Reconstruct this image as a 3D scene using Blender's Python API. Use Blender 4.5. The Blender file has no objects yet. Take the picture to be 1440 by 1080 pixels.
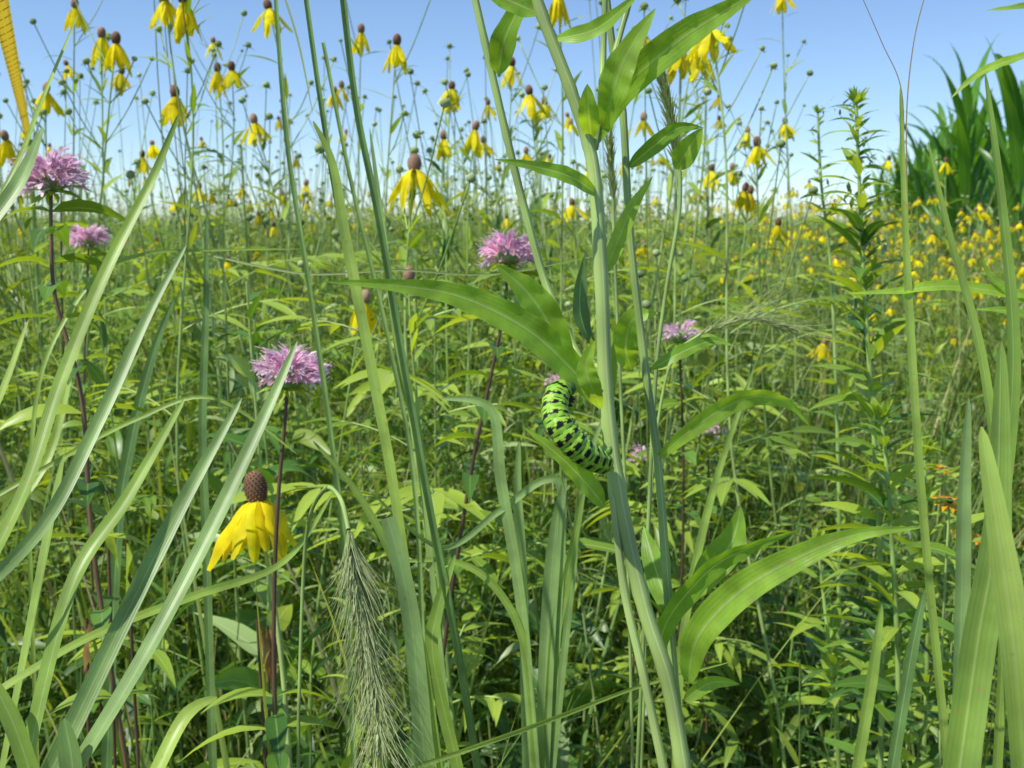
import bpy, math, random
import numpy as np
from mathutils import Vector, Matrix, Quaternion, noise
R = random.Random(7)
scene = bpy.context.scene
V = Vector
# ------------------------------------------------------------------ camera
F = 1544.0
CAM = V((0, 0, 1.05)); PITCH = math.radians(7.7)
FW = V((0, math.cos(PITCH), -math.sin(PITCH))); UP = V((0, math.sin(PITCH), math.cos(PITCH))); RT = V((1, 0, 0))
cd = bpy.data.cameras.new("camera"); cam = bpy.data.objects.new("camera", cd)
scene.collection.objects.link(cam); scene.camera = cam
cam.location = CAM; cam.rotation_euler = (math.radians(90) - PITCH, 0, 0)
cd.angle = 2*math.atan(720/F); cd.clip_start = 0.02; cd.clip_end = 3000
cd.dof.use_dof = True; cd.dof.focus_distance = 0.48; cd.dof.aperture_fstop = 28
def at(u, v, d):
    return CAM + (FW + RT*((u-720)/F) + UP*((540-v)/F))*d
# ------------------------------------------------------------------ world + sun
SUN_EL, SUN_AZ = math.radians(56), math.radians(-118)
w = bpy.data.worlds.new("World"); scene.world = w; w.use_nodes = True
nt = w.node_tree; bg = nt.nodes["Background"]
sky = nt.nodes.new("ShaderNodeTexSky"); sky.sky_type = 'NISHITA'; sky.sun_disc = False
sky.sun_elevation = SUN_EL; sky.sun_rotation = SUN_AZ; sky.air_density = 1.0; sky.dust_density = 0.0; sky.ozone_density = 2.0; sky.altitude = 1200
tn = nt.nodes.new("ShaderNodeMix"); tn.data_type = 'RGBA'; tn.blend_type = 'MULTIPLY'; tn.inputs[0].default_value = 1; tn.inputs[7].default_value = (0.90, 0.97, 1.08, 1)
nt.links.new(sky.outputs[0], tn.inputs[6]); nt.links.new(tn.outputs[2], bg.inputs[0]); bg.inputs[1].default_value = 0.148
sl = bpy.data.lights.new("sun", 'SUN'); sl.energy = 5.0; sl.angle = math.radians(0.5); sl.color = (1, 0.97, 0.88)
so = bpy.data.objects.new("sun", sl); scene.collection.objects.link(so)
sd = V((math.sin(SUN_AZ)*math.cos(SUN_EL), math.cos(SUN_AZ)*math.cos(SUN_EL), math.sin(SUN_EL)))
so.rotation_euler = sd.to_track_quat('Z', 'Y').to_euler(); so.location = sd*20
scene.view_settings.view_transform = 'Standard'; scene.view_settings.look = 'None'; scene.view_settings.exposure = 0
# ------------------------------------------------------------------ materials
MATS = []; MI = {}
def reg(m): MI[m.name] = len(MATS); MATS.append(m); return m
def plantmat(name, dark, light, rib=None, trans=0.35, tcol=None, rough=0.40, spec=0.5, veins=0.0, nscale=70, tip=None, spots=None):
    m = bpy.data.materials.new(name); m.use_nodes = True; n = m.node_tree.nodes; l = m.node_tree.links
    n.clear(); out = n.new("ShaderNodeOutputMaterial"); p = n.new("ShaderNodeBsdfPrincipled")
    a = n.new("ShaderNodeAttribute"); a.attribute_name = "tint"
    s = n.new("ShaderNodeSeparateColor"); l.new(a.outputs["Color"], s.inputs[0])
    mx = n.new("ShaderNodeMix"); mx.data_type = 'RGBA'; l.new(s.outputs[0], mx.inputs[0])
    mx.inputs[6].default_value = (*dark, 1); mx.inputs[7].default_value = (*light, 1)
    col = mx.outputs[2]
    def blend(fac, c):
        nonlocal col
        t = n.new("ShaderNodeMix"); t.data_type = 'RGBA'; l.new(fac, t.inputs[0]); l.new(col, t.inputs[6]); t.inputs[7].default_value = (*c, 1); col = t.outputs[2]
    if tip:
        mr = n.new("ShaderNodeMapRange"); l.new(s.outputs[1], mr.inputs[0]); mr.inputs[1].default_value = 0.72; mr.inputs[2].default_value = 1.05; blend(mr.outputs[0], tip)
    if rib:
        mr = n.new("ShaderNodeMapRange"); l.new(s.outputs[2], mr.inputs[0]); mr.inputs[1].default_value = 0.02; mr.inputs[2].default_value = 0.11
        mr.inputs[3].default_value = .8; mr.inputs[4].default_value = 0; blend(mr.outputs[0], rib)
    tc = n.new("ShaderNodeTexCoord")
    nz = None
    if nscale:
        nz = n.new("ShaderNodeTexNoise"); nz.inputs["Scale"].default_value = nscale; nz.inputs["Detail"].default_value = 3 if veins else 0
        l.new(tc.outputs["Object"], nz.inputs["Vector"])
    if spots:
        n2 = n.new("ShaderNodeTexNoise"); n2.inputs["Scale"].default_value = 260; n2.inputs["Detail"].default_value = 1; l.new(tc.outputs["Object"], n2.inputs["Vector"])
        mr = n.new("ShaderNodeMapRange"); l.new(n2.outputs[0], mr.inputs[0]); mr.inputs[1].default_value = 0.66; mr.inputs[2].default_value = 0.76; mr.inputs[4].default_value = .6; blend(mr.outputs[0], spots)
    vsock = a.outputs["Alpha"]
    if nz:
        val = n.new("ShaderNodeMapRange"); l.new(nz.outputs[0], val.inputs[0]); val.inputs[1].default_value = 0.3; val.inputs[2].default_value = 0.7; val.inputs[3].default_value = 0.75; val.inputs[4].default_value = 1.22
        mu = n.new("ShaderNodeMath"); mu.operation = 'MULTIPLY'; l.new(val.outputs[0], mu.inputs[0]); l.new(a.outputs["Alpha"], mu.inputs[1]); vsock = mu.outputs[0]
    hs = n.new("ShaderNodeHueSaturation"); l.new(col, hs.inputs["Color"]); l.new(vsock, hs.inputs["Value"]); col = hs.outputs[0]
    l.new(col, p.inputs["Base Color"]); p.inputs["Roughness"].default_value = rough; p.inputs["Specular IOR Level"].default_value = spec
    if veins > 0:
        k = n.new("ShaderNodeMath"); k.operation = 'MULTIPLY'; l.new(s.outputs[2], k.inputs[0]); k.inputs[1].default_value = veins
        sn = n.new("ShaderNodeMath"); sn.operation = 'SINE'; l.new(k.outputs[0], sn.inputs[0])
        ad = n.new("ShaderNodeMath"); ad.operation = 'MULTIPLY_ADD'; l.new(sn.outputs[0], ad.inputs[0]); ad.inputs[1].default_value = .18; l.new(nz.outputs[0], ad.inputs[2])
        b = n.new("ShaderNodeBump"); b.inputs["Strength"].default_value = 0.2; b.inputs["Distance"].default_value = 0.0005
        l.new(ad.outputs[0], b.inputs["Height"]); l.new(b.outputs[0], p.inputs["Normal"])
    if trans > 0:
        tr = n.new("ShaderNodeBsdfTranslucent"); h2 = n.new("ShaderNodeMix"); h2.data_type = 'RGBA'; h2.blend_type = 'MULTIPLY'; h2.inputs[0].default_value = 1
        l.new(col, h2.inputs[6]); h2.inputs[7].default_value = (*(tcol or (1.95, 1.7, 0.5)), 1); l.new(h2.outputs[2], tr.inputs[0])
        ms = n.new("ShaderNodeMixShader"); ms.inputs[0].default_value = trans
        l.new(p.outputs[0], ms.inputs[1]); l.new(tr.outputs[0], ms.inputs[2]); l.new(ms.outputs[0], out.inputs[0])
    else: l.new(p.outputs[0], out.inputs[0])
    return reg(m)
plantmat("leaf_green", (0.15, 0.28, 0.025), (0.43, 0.57, 0.07), rib=(0.45, 0.58, 0.18), trans=0.38, nscale=0)
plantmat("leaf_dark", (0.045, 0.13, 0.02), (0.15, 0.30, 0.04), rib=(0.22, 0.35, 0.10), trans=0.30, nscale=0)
plantmat("leaf_pale", (0.24, 0.36, 0.12), (0.42, 0.54, 0.22), rib=(0.5, 0.6, 0.3), trans=0.3, nscale=0)
plantmat("leaf_host", (0.20, 0.39, 0.035), (0.37, 0.57, 0.06), rib=(0.52, 0.64, 0.24), trans=0.48, veins=24, nscale=90, rough=0.40, spots=(.38, .40, .10))
plantmat("stem_green", (0.22, 0.35, 0.07), (0.42, 0.53, 0.16), rib=(.55, .62, .28), trans=0.0, rough=0.45, nscale=40)
plantmat("stem_purple", (0.08, 0.04, 0.025), (0.17, 0.10, 0.05), trans=0.0, rough=0.5, nscale=30)
plantmat("grass_mass", (0.16, 0.28, 0.04), (0.40, 0.51, 0.11), trans=0.34, nscale=0, tip=(0.42, 0.45, 0.16))
plantmat("grass_mass_dark", (0.08, 0.18, 0.04), (0.22, 0.34, 0.09), trans=0.3, nscale=0)
plantmat("grass_blade", (0.19, 0.33, 0.05), (0.38, 0.52, 0.10), rib=(0.44, 0.56, 0.18), trans=0.38, veins=22, nscale=40, tip=(0.40, 0.42, 0.13), spots=(.35, .30, .08))
plantmat("grass_blue", (0.12, 0.23, 0.06), (0.29, 0.43, 0.14), rib=(0.36, 0.49, 0.20), trans=0.3, veins=22, nscale=40, spots=(.30, .28, .10))
plantmat("grass_dry", (0.34, 0.24, 0.10), (0.55, 0.46, 0.24), trans=0.25, tcol=(1.2, 1.1, 0.9), nscale=0)
plantmat("dead_leaf", (0.20, 0.10, 0.03), (0.42, 0.26, 0.08), trans=0.3, tcol=(1.5, 1.2, 0.7))
plantmat("petal_yellow", (0.92, 0.72, 0.003), (0.97, 0.88, 0.015), trans=0.42, tcol=(1.05, 1.02, 0.8), rough=0.55, spec=0.2, veins=22)
plantmat("cone_brown", (0.08, 0.04, 0.025), (0.30, 0.17, 0.10), trans=0.0, rough=0.8, spec=0.1)
plantmat("cone_tan", (0.26, 0.14, 0.09), (0.46, 0.30, 0.20), trans=0.0, rough=0.8, spec=0.1)
plantmat("bud_green", (0.20, 0.30, 0.10), (0.42, 0.50, 0.22), trans=0.0, rough=0.7, spec=0.2, nscale=200)
plantmat("floret_lilac", (0.84, 0.46, 0.66), (0.98, 0.78, 0.90), trans=0.42, tcol=(1.05, 1.0, 1.0), rough=0.7, spec=0.1)
plantmat("rye_awn", (0.32, 0.42, 0.13), (0.66, 0.70, 0.38), trans=0.35, tcol=(1.3, 1.2, 0.9), rough=0.5, nscale=0)
plantmat("corn_leaf", (0.04, 0.14, 0.015), (0.15, 0.36, 0.03), rib=(0.25, 0.38, 0.12), trans=0.36, rough=0.35, nscale=0)
plantmat("petal_orange", (0.85, 0.34, 0.004), (0.9, 0.48, 0.01), trans=0.3, tcol=(1.1, 1, 0.8))
# ------------------------------------------------------------------ mesh builder
LOD = {'seg': None, 'across': None, 'sides': None}
class MB:
    def __init__(s): s.v = []; s.f = []; s.m = []; s.c = []; s.nocap = False
    def add(s, co, c): s.v.append(co); s.c.append(c); return len(s.v)-1
    def quadrow(s, a, b, mat, closed=False):
        n = len(a)
        for i in range(n if closed else n-1):
            j = (i+1) % n
            s.f.append((a[i], a[j], b[j], b[i])); s.m.append(mat)
    def strip(s, pts, ws, nrm, mat, tint=None, fold=0.25, roll=0.0, across=3, wave=0.0):
        mat = MI[mat]; tint = R.random() if tint is None else tint
        if LOD['across']: across = min(across, LOD['across'])
        prev = None; n = len(pts); ph = R.random()*6.28
        for i, p in enumerate(pts):
            T = (pts[min(i+1, n-1)] - pts[max(i-1, 0)])
            if T.length < 1e-9: T = V((0, 0, 1))
            T.normalize()
            S = T.cross(nrm)
            if S.length < 1e-3: S = T.cross(V((1, 0.3, 0.2)))
            S.normalize(); rl = roll*(i/(n-1))
            if rl: S = Quaternion(T, rl) @ S
            N = S.cross(T).normalized(); w = ws[i]*0.5; row = []
            for k in range(across):
                x = -1 + 2*k/(across-1)
                q = p + S*(x*w) + N*(abs(x)**1.3*w*fold)
                if wave: q = q + N*(wave*w*abs(x)*math.sin(ph+i*1.3+x*1.2))
                row.append(s.add(q, (tint, i/(n-1), abs(x), 1)))
            if prev: s.quadrow(prev, row, mat)
            prev = row
    def tube(s, pts, rs, mat, tint=None, sides=6, cap=True):
        mat = MI[mat]; tint = R.random() if tint is None else tint
        if LOD['sides']: sides = min(sides, LOD['sides'])
        n = len(pts); prev = None; ref = V((0.31, 0.9, 0.1)).normalized()
        for i, p in enumerate(pts):
            T = (pts[min(i+1, n-1)] - pts[max(i-1, 0)]).normalized()
            A = T.cross(ref)
            if A.length < 1e-3: A = T.cross(V((1, 0, 0)))
            A.normalize(); B = T.cross(A); row = []
            for k in range(sides):
                t = 2*math.pi*k/sides
                row.append(s.add(p + (A*math.cos(t)+B*math.sin(t))*rs[i], (tint, i/(n-1), 0.5+0.5*math.cos(3*t), 1)))
            if prev: s.quadrow(prev, row, mat, True)
            prev = row
        if cap and not s.nocap: s.f.append(tuple(prev)); s.m.append(mat)
    def ball(s, c, axis, rad, h, mat, tint=0.5, nu=10, nv=7, bump=0.0, tfun=None):
        mat = MI[mat]; A = axis.orthogonal().normalized(); B = axis.cross(A).normalized(); prev = None; ax = axis.normalized()
        if LOD['sides']: nu = min(nu, 6); nv = min(nv, 4)
        for j in range(nv+1):
            ph = math.pi*j/nv; row = []
            for k in range(nu):
                t = 2*math.pi*k/nu
                r = rad*max(math.sin(ph), 0.02)*(1+bump*((j+k) % 2))
                row.append(s.add(c + (A*math.cos(t)+B*math.sin(t))*r - ax*(math.cos(ph)*h*0.5), (tfun(j/nv) if tfun else tint, j/nv, 0.6, 1)))
            if prev: s.quadrow(prev, row, mat, True)
            prev = row
    def arrays(s):
        return (np.array([tuple(q) for q in s.v], dtype=np.float32), np.array(s.f, dtype=np.int32), np.array(s.m, dtype=np.int32), np.array(s.c, dtype=np.float32))
    def make(s, name, origin=None, parent=None, link=True):
        me = bpy.data.meshes.new(name); o = origin or V((0, 0, 0))
        me.from_pydata([tuple(q-o) for q in s.v], [], s.f)
        me.polygons.foreach_set("material_index", s.m)
        me.polygons.foreach_set("use_smooth", [True]*len(s.f))
        ca = me.color_attributes.new("tint", 'FLOAT_COLOR', 'POINT')
        ca.data.foreach_set("color", [x for c in s.c for x in c])
        for m in MATS: me.materials.append(m)
        me.update()
        if not link: return me
        ob = bpy.data.objects.new(name, me); ob.location = o; scene.collection.objects.link(ob)
        if parent: ob.parent = parent
        return ob
def realize(name, items, link=True):
    vs = []; fs = []; ms = []; cs = []; off = 0
    for A, x, y, z, sx, sz, rot, tx, ty, val in items:
        M = np.array((Matrix.Rotation(tx, 3, 'X') @ Matrix.Rotation(ty, 3, 'Y') @ Matrix.Rotation(rot, 3, 'Z')), dtype=np.float32)
        v = (A[0]*np.array([sx, sx, sz], dtype=np.float32)) @ M.T + np.array([x, y, z], dtype=np.float32)
        c = A[3].copy(); c[:, 3] = c[:, 3]*val
        vs.append(v); fs.append(A[1]+off); ms.append(A[2]); cs.append(c); off += len(v)
    v = np.concatenate(vs); f = np.concatenate(fs); m = np.concatenate(ms); c = np.concatenate(cs)
    me = bpy.data.meshes.new(name); me.vertices.add(len(v)); me.vertices.foreach_set("co", v.ravel())
    me.loops.add(len(f)*4); me.loops.foreach_set("vertex_index", f.ravel())
    me.polygons.add(len(f)); me.polygons.foreach_set("loop_start", np.arange(0, len(f)*4, 4, dtype=np.int32))
    me.polygons.foreach_set("material_index", m); me.polygons.foreach_set("use_smooth", np.ones(len(f), dtype=bool))
    for mm in MATS: me.materials.append(mm)
    me.update(calc_edges=True)
    ca = me.color_attributes.new("tint", 'FLOAT_COLOR', 'POINT'); ca.data.foreach_set("color", c.ravel())
    if not link: return me
    ob = bpy.data.objects.new(name, me); scene.collection.objects.link(ob); return ob
def spl(P, n=6):
    out = []; L = len(P)
    for i in range(L-1):
        p0 = P[max(i-1, 0)]; p1 = P[i]; p2 = P[i+1]; p3 = P[min(i+2, L-1)]
        for k in range(n):
            t = k/n
            out.append(0.5*((2*p1)+(p2-p0)*t+(2*p0-5*p1+4*p2-p3)*t*t+(3*p1-p0-3*p2+p3)*t**3))
    out.append(P[-1].copy()); return out
def rootext(pts):
    p = pts[-1].copy(); d = (pts[-1]-pts[-2]).normalized(); out = list(pts); g = V((0, 0, -1)); st = .035
    d.y = d.y*.3; d.normalize()
    while p.z > 0.0 and len(out) < len(pts)+60:
        d = d.lerp(g, .10).normalized(); p = p+d*st; out.append(p.copy()); st *= 1.08
    return out
def rv(a=1.0): return V((R.uniform(-a, a), R.uniform(-a, a), R.uniform(-a, a)))
def lance(t, p=0.75): return max(0.02, math.sin(math.pi*min(1, t)**p))
def leaf(mb, base, dr, L, W, droop=0.6, mat="leaf_green", tint=None, segs=6, fold=0.3, across=3, p=0.7, wave=0.0):
    if LOD['seg']: segs = min(segs, LOD['seg'])
    d = dr.normalized(); pts = [base.copy()]; step = L/segs; q = base.copy()
    for i in range(segs):
        d = (d + V((0, 0, -droop/segs))).normalized(); q = q + d*step; pts.append(q.copy())
    N = V((0, 0, 1)) + rv(0.45)
    if abs(dr.normalized().z) > 0.85: N = V((R.uniform(-1, 1), R.uniform(-1, 1), 0.4))
    mb.strip(pts, [W*lance(i/segs, p) for i in range(segs+1)], N, mat, tint, fold, across=across, wave=wave, roll=R.uniform(-.5, .5))
def hdir(a, el): return V((math.cos(a)*math.cos(el), math.sin(a)*math.cos(el), math.sin(el)))
# ------------------------------------------------------------------ flower parts
def conehead(mb, P, ax, s=1.0, petals=9, detail=1, cone="cone_brown", Lp=0.042, spread=0.35, pw=1.0, lean=None, ch=1.0):
    ax = ax.normalized(); h = 0.0165*s*ch; r = 0.0066*s*(1+(ch-1)*.5)
    mb.ball(P+ax*h*0.35, ax, r, h*1.15, cone, nu=10 if detail < 2 else 20, nv=7 if detail < 2 else 14, tfun=lambda t: 0.1+0.8*t)
    if detail >= 2:
        A = ax.orthogonal().normalized(); B = ax.cross(A); n = 150
        for i in range(n):
            zz = -0.75+1.73*i/n; t = i*2.39996; rr = math.sqrt(max(0, 1-zz*zz))
            q = P+ax*(h*0.35+zz*h*0.575)+(A*math.cos(t)+B*math.sin(t))*rr*r
            nn = ((A*math.cos(t)+B*math.sin(t))*rr*1.5+ax*zz).normalized()
            mb.ball(q, nn, 0.00055*s, 0.0020*s, cone, tint=R.uniform(0.3, 1), nu=5, nv=4)
    A = ax.orthogonal().normalized(); B = ax.cross(A); b0 = P-ax*h*0.05
    a0 = R.random()*6
    for i in range(petals):
        a = a0+2*math.pi*i/petals+R.uniform(-.25, .25); o = A*math.cos(a)+B*math.sin(a)
        L = Lp*s*R.uniform(0.75, 1.12); W = 0.0112*s*pw*R.uniform(0.75, 1.15); sp = spread*R.uniform(0.4, 1.4)
        n = 4 if detail < 2 else 9; pts = [b0+o*r*0.6]; q = pts[0].copy(); d = (o*1.0+ax*0.05).normalized()
        tgt = (o*sp+V((0, 0, -1))+rv(0.16)+(lean or V((0, 0, 0)))).normalized()
        for k in range(n):
            d = d.lerp(tgt, 0.8 if detail < 2 else 0.45).normalized(); q = q+d*L/n; pts.append(q.copy())
        prof = [0.35, 0.8, 1, 0.95, 0.4] if detail < 2 else [0.3, 0.6, 0.85, 0.97, 1, 1, 0.98, 0.88, 0.66, 0.28]
        mb.strip(pts, [W*x for x in prof], o+rv(0.25), "petal_yellow", None, -0.3, roll=R.uniform(-.9, .9), across=3 if detail < 2 else 5, wave=0.2)
    for i in range(6 if detail < 2 else 10):
        a = R.random()*6.28; o = A*math.cos(a)+B*math.sin(a)
        leaf(mb, b0-ax*h*0.1, o+rv(.2)-ax*0.2, 0.009*s, 0.003*s, 0.6, "leaf_green", segs=3)
def budhead(mb, P, ax, s=1.0):
    mb.ball(P+ax*0.004*s, ax, 0.0060*s, 0.011*s, "bud_green", tint=R.random(), nu=8, nv=5, bump=0.08)
    A = ax.orthogonal().normalized(); B = ax.cross(A)
    n = R.choice([0, 7, 8])
    for i in range(n):
        a = 6.283*i/n; leaf(mb, P, A*math.cos(a)+B*math.sin(a)+ax*0.1, R.uniform(0.008, .018)*s, 0.0032*s, 0.3, "bud_green" if n == 7 else "leaf_green", segs=3)
def pinnate(mb, base, dr, L, mat="leaf_green", tint=None):
    d = dr.normalized(); q = base.copy(); pts = [q.copy()]
    for i in range(6):
        d = (d+V((0, 0, -0.09))).normalized(); q = q+d*L/7; pts.append(q.copy())
    mb.tube(pts, [0.0012]*7, "stem_green", sides=3, cap=False)
    tint = R.random() if tint is None else tint
    for i in (2, 4, 5):
        for s in (-1, 1):
            side = d.cross(V((0, 0, 1)))
            if side.length < 0.01: side = V((1, 0, 0))
            side.normalize()
            leaf(mb, pts[i], d*0.8+side*s*0.8+rv(.2), L*R.uniform(0.35, 0.5), L*0.085, 0.5, mat, tint)
    leaf(mb, pts[6], d, L*0.5, L*0.12, 0.4, mat, tint)
def bergamot_head(mb, P, ax, s=1.0, detail=2):
    ax = ax.normalized(); A = ax.orthogonal().normalized(); B = ax.cross(A)
    mb.ball(P, ax, 0.010*s, 0.014*s, "bud_green", tint=0.2, nu=10, nv=6, bump=0.1)
    n = 130 if detail == 2 else 44
    for i in range(n):
        a = i*2.4; ph = math.acos(1-1.0*(i+0.5)/n)*1.15
        o = (A*math.cos(a)+B*math.sin(a)); d = (o*math.sin(ph)+ax*math.cos(ph)+rv(.35)).normalized()
        L = R.uniform(0.009, 0.020)*s; q = P+d*0.0085*s; pts = [q.copy()]; dd = (d+ax*0.35).normalized()
        k = 5
        for j in range(k):
            dd = (dd+o*0.15+V((0, 0, 0.10 if j < 2 else -0.34))+rv(.16)).normalized(); q = q+dd*L/k; pts.append(q.copy())
        wd = 0.0032*s; t = R.random()
        mb.strip(pts, [wd*.5, wd*.55, wd*.7, wd*1.0, wd*1.1, wd*.6], ax+rv(.7), "floret_lilac", t, 0.5)
        q = pts[3]; pts2 = [q, q+(dd+V((0, 0, .9))+rv(.4)).normalized()*L*.25, q+(dd+V((0, 0, .7))+rv(.4)).normalized()*L*.5]
        mb.strip(pts2, [wd*.7, wd*.6, wd*.15], o+rv(.3), "floret_lilac", min(1, t+.2), 0.4)
        if detail == 2:
            mb.tube([pts[2], pts2[1]+rv(.001), pts2[2]+dd*0.003*s+rv(.002)], [0.0002*s]*3, "floret_lilac", 0.9, 3)
    for i in range(9):
        a = i*0.7+R.random()*.3; o = A*math.cos(a)+B*math.sin(a)
        leaf(mb, P-ax*0.006*s, o+ax*R.uniform(-.3, .2), R.uniform(0.014, 0.024)*s, 0.006*s, 0.7, "leaf_green", 0.9 if i % 2 else .4, segs=4)
# ------------------------------------------------------------------ hero helpers (all rooted in the ground)
def down(P, lean=0.03):
    return V((P.x+R.uniform(-lean, lean), P.y+R.uniform(-lean, lean), 0))
def coneflower(u, v, wpx, petals=9, detail=1, cone="cone_brown", path=None, leaves=True, spread=.35, s=1.0, pw=1.0, lean=None, Lp=.042, ch=1.0):
    d = 0.047*s*F/wpx*0.9; P = at(u, v, d); mb = MB()
    if path: pts = rootext(spl([P]+[at(a, b, d) for a, b in path], 8))
    else:
        B = down(P, 0.14*P.z); pts = spl([P, P.lerp(B, 0.12)+rv(.012), P.lerp(B, .4)+rv(.03), P.lerp(B, .7)+rv(.03), B], 8)
    n = len(pts)
    mb.tube(pts, [0.0010+0.0018*i/n for i in range(n)], "stem_green", sides=6)
    ax = (pts[0]-pts[2]).normalized()+rv(.12)
    if petals: conehead(mb, P, ax, s, petals, detail, cone, spread=spread, pw=pw, lean=lean, Lp=Lp, ch=ch)
    else: conehead(mb, P, ax, s*.8, 0, detail, cone)
    if leaves:
        for k in range(14):
            i = int(n*(0.10+0.88*k/14)); a = k*2.4+R.random()
            if k < 5: leaf(mb, pts[i], hdir(a, R.uniform(.5, 1)), R.uniform(.03, .06)+.008*k, 0.005+.0015*k, R.uniform(.3, .9), "leaf_green")
            else: pinnate(mb, pts[i], hdir(a, .6), R.uniform(.09, .17))
        for k in range(R.choice([2, 3, 4])):
            i = int(n*R.uniform(0.08, 0.28)); a = R.random()*6.28; q = pts[i]; e = q+hdir(a, 1.05)*R.uniform(.06, .16)
            bp = spl([q, q.lerp(e, .5)+V((0, 0, -.008)), e], 4); mb.tube(bp, [0.0009]*len(bp), "stem_green", sides=5)
            budhead(mb, e, (bp[-1]-bp[-3]).normalized(), R.uniform(.6, 1)); leaf(mb, q, hdir(a, .8), .05, .006, .4)
    return mb.make("grey_headed_coneflower", down(P, 0))
def bergamot(u, v, wpx, path=None, s=1.0, detail=2, l0=.10):
    d = 0.044*s*F/wpx; P = at(u, v+wpx*.10, d); mb = MB()
    if path: pts = rootext(spl([P]+[at(a, b, d) for a, b in path], 8))
    else: pts = spl([P, P.lerp(down(P), .3)+rv(.01), down(P)], 10)
    n = len(pts)
    mb.tube(pts, [0.0012+0.0008*i/n for i in range(n)], "stem_purple", sides=6)
    bergamot_head(mb, P, (pts[0]-pts[2]).normalized()+V((0, 0, .6))+rv(.2), s, detail)
    for k in range(14):
        i = int(n*(l0+(.98-l0)*k/14)); a = k*1.57+R.random()*.4
        for q in (0, math.pi): leaf(mb, pts[i], hdir(a+q, .4), R.uniform(.03, .065), .014, 1.0, "leaf_dark" if k % 2 else "leaf_green")
    return mb.make("wild_bergamot", V((P.x, P.y, 0)))
def hpts(path, n=7): return spl([at(*p) for p in path], n)
CAMN = V((0, -1, 0.35)).normalized()
def hblade(mb, path, wpx, mat="grass_blade", tint=None, prof="grass", roll=0.0, fold=.3, across=5, root=False, nrm=None, wave=0.0):
    pts = spl([at(*p) for p in path], 8); m = len(pts); d = path[len(path)//2][2]; wm = wpx/F*d
    if prof == "grass": ws = [wm*min(1, 0.05+1.5*(i/(m-1))**.55) for i in range(m)]    # tip first
    elif prof == "const": ws = [wm*(.75+.25*i/(m-1)) for i in range(m)]
    else: ws = [wm*lance(i/(m-1), prof) for i in range(m)]                  # base first
    if root: pts = rootext(pts); ws += [ws[-1]*max(.35, 1-.03*k) for k in range(len(pts)-m)]
    mb.strip(pts, ws, (nrm or CAMN)+rv(.3), mat, tint, fold, roll, across, wave)
# ------------------------------------------------------------------ HOST PLANT
mb = MB(); D = .42
def stem(mb, path, r0, r1, mat="stem_green", root=True, tint=None, sides=18):
    pts = spl([at(*p) for p in path], 8); m = len(pts)
    if root: pts = rootext(pts)
    n = len(pts)
    rs = [(r0+(r1-r0)*min(1, i/(m-1)))/F*D*(1+.12*max(0, math.cos(i*.8))**8) for i in range(n)]
    mb.tube(pts, rs, mat, tint, sides)
stem(mb, [(738, -60, D), (762, 20, D), (802, 125, D), (828, 205, D), (838, 270, D), (846, 400, D), (853, 560, D), (872, 700, D), (905, 850, D), (940, 960, D), (962, 1090, D)], 8, 11.5, tint=.6)
stem(mb, [(848, -50, .44), (862, 70, .44), (876, 160, .44), (886, 330, .44), (905, 500, .44), (925, 650, .44), (938, 820, .44), (952, 1000, .44), (965, 1100, .44)], 5, 7, tint=.3)
stem(mb, [(655, -60, .45), (682, 60, .45), (712, 190, .45), (742, 310, .45), (775, 420, .45), (835, 545, .43), (850, 580, .425)], 5.5, 6.5, root=False, tint=.4)
stem(mb, [(846, 560, .42), (862, 700, .42), (878, 830, .42), (905, 950, .42), (935, 1090, .42)], 5, 6.5, tint=.8)
stem(mb, [(852, -40, .43), (848, 80, .43), (842, 190, .42)], 4, 5, root=False)
stem(mb, [(905, -60, .43), (880, 20, .43), (856, 110, .42), (836, 210, .42)], 4, 5, root=False)
def HL(path, w, tint=.6, prof=.8, roll=0, fold=.25, nrm=None, mat="leaf_host"): hblade(mb, path, w, mat, tint, prof, roll, fold, 7, nrm=nrm, wave=.14)
HL([(836, 205, .42), (872, 130, .415), (950, 60, .40), (1015, 18, .385), (1085, -25, .37)], 46, .55, .75, .4)
HL([(850, 190, .42), (862, 130, .41), (880, 80, .405), (922, 12, .40)], 46, .9, .9)
HL([(832, 195, .42), (828, 160, .41), (826, 118, .405)], 30, .7, .9)
HL([(842, 275, .42), (805, 250, .41), (755, 235, .405), (695, 224, .40)], 24, .3, .7)
HL([(700, 105, .45), (712, 50, .44), (748, -20, .43)], 38, .35, .8)
HL([(760, 20, .42), (715, 0, .42), (660, -30, .42)], 34, .4, .8)
HL([(780, 55, .42), (840, 40, .41), (900, -10, .4)], 26, .5, .8)
HL([(850, 572, .42), (800, 515, .412), (740, 462, .405), (650, 418, .40), (560, 402, .395), (455, 396, .39)], 46, .55, .62, -.2)
HL([(812, 535, .42), (780, 470, .415), (745, 415, .41), (698, 372, .405)], 48, .65, 1.0, .2)
HL([(846, 575, .41), (832, 545, .40), (824, 515, .398), (836, 480, .395)], 30, .95, .9)
HL([(862, 560, .42), (856, 500, .425), (850, 440, .43)], 20, .8, .9)
HL([(850, 712, .42), (820, 675, .415), (785, 640, .412), (735, 600, .412)], 34, .5, .7, .3)
HL([(850, 385, .42), (868, 340, .425), (890, 290, .43), (918, 248, .435)], 24, .9, .7)
HL([(884, 235, .44), (920, 205, .43), (955, 180, .425), (990, 180, .42)], 24, .1, .7, .3)
HL([(950, 238, .46), (965, 215, .455), (988, 180, .45)], 34, .7, .9)
HL([(888, 520, .46), (880, 490, .455), (890, 450, .45), (925, 440, .445)], 42, .6, .8)
HL([(828, 480, .47), (815, 430, .47), (822, 358, .47)], 24, .0, .8, mat="grass_blue")
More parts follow.
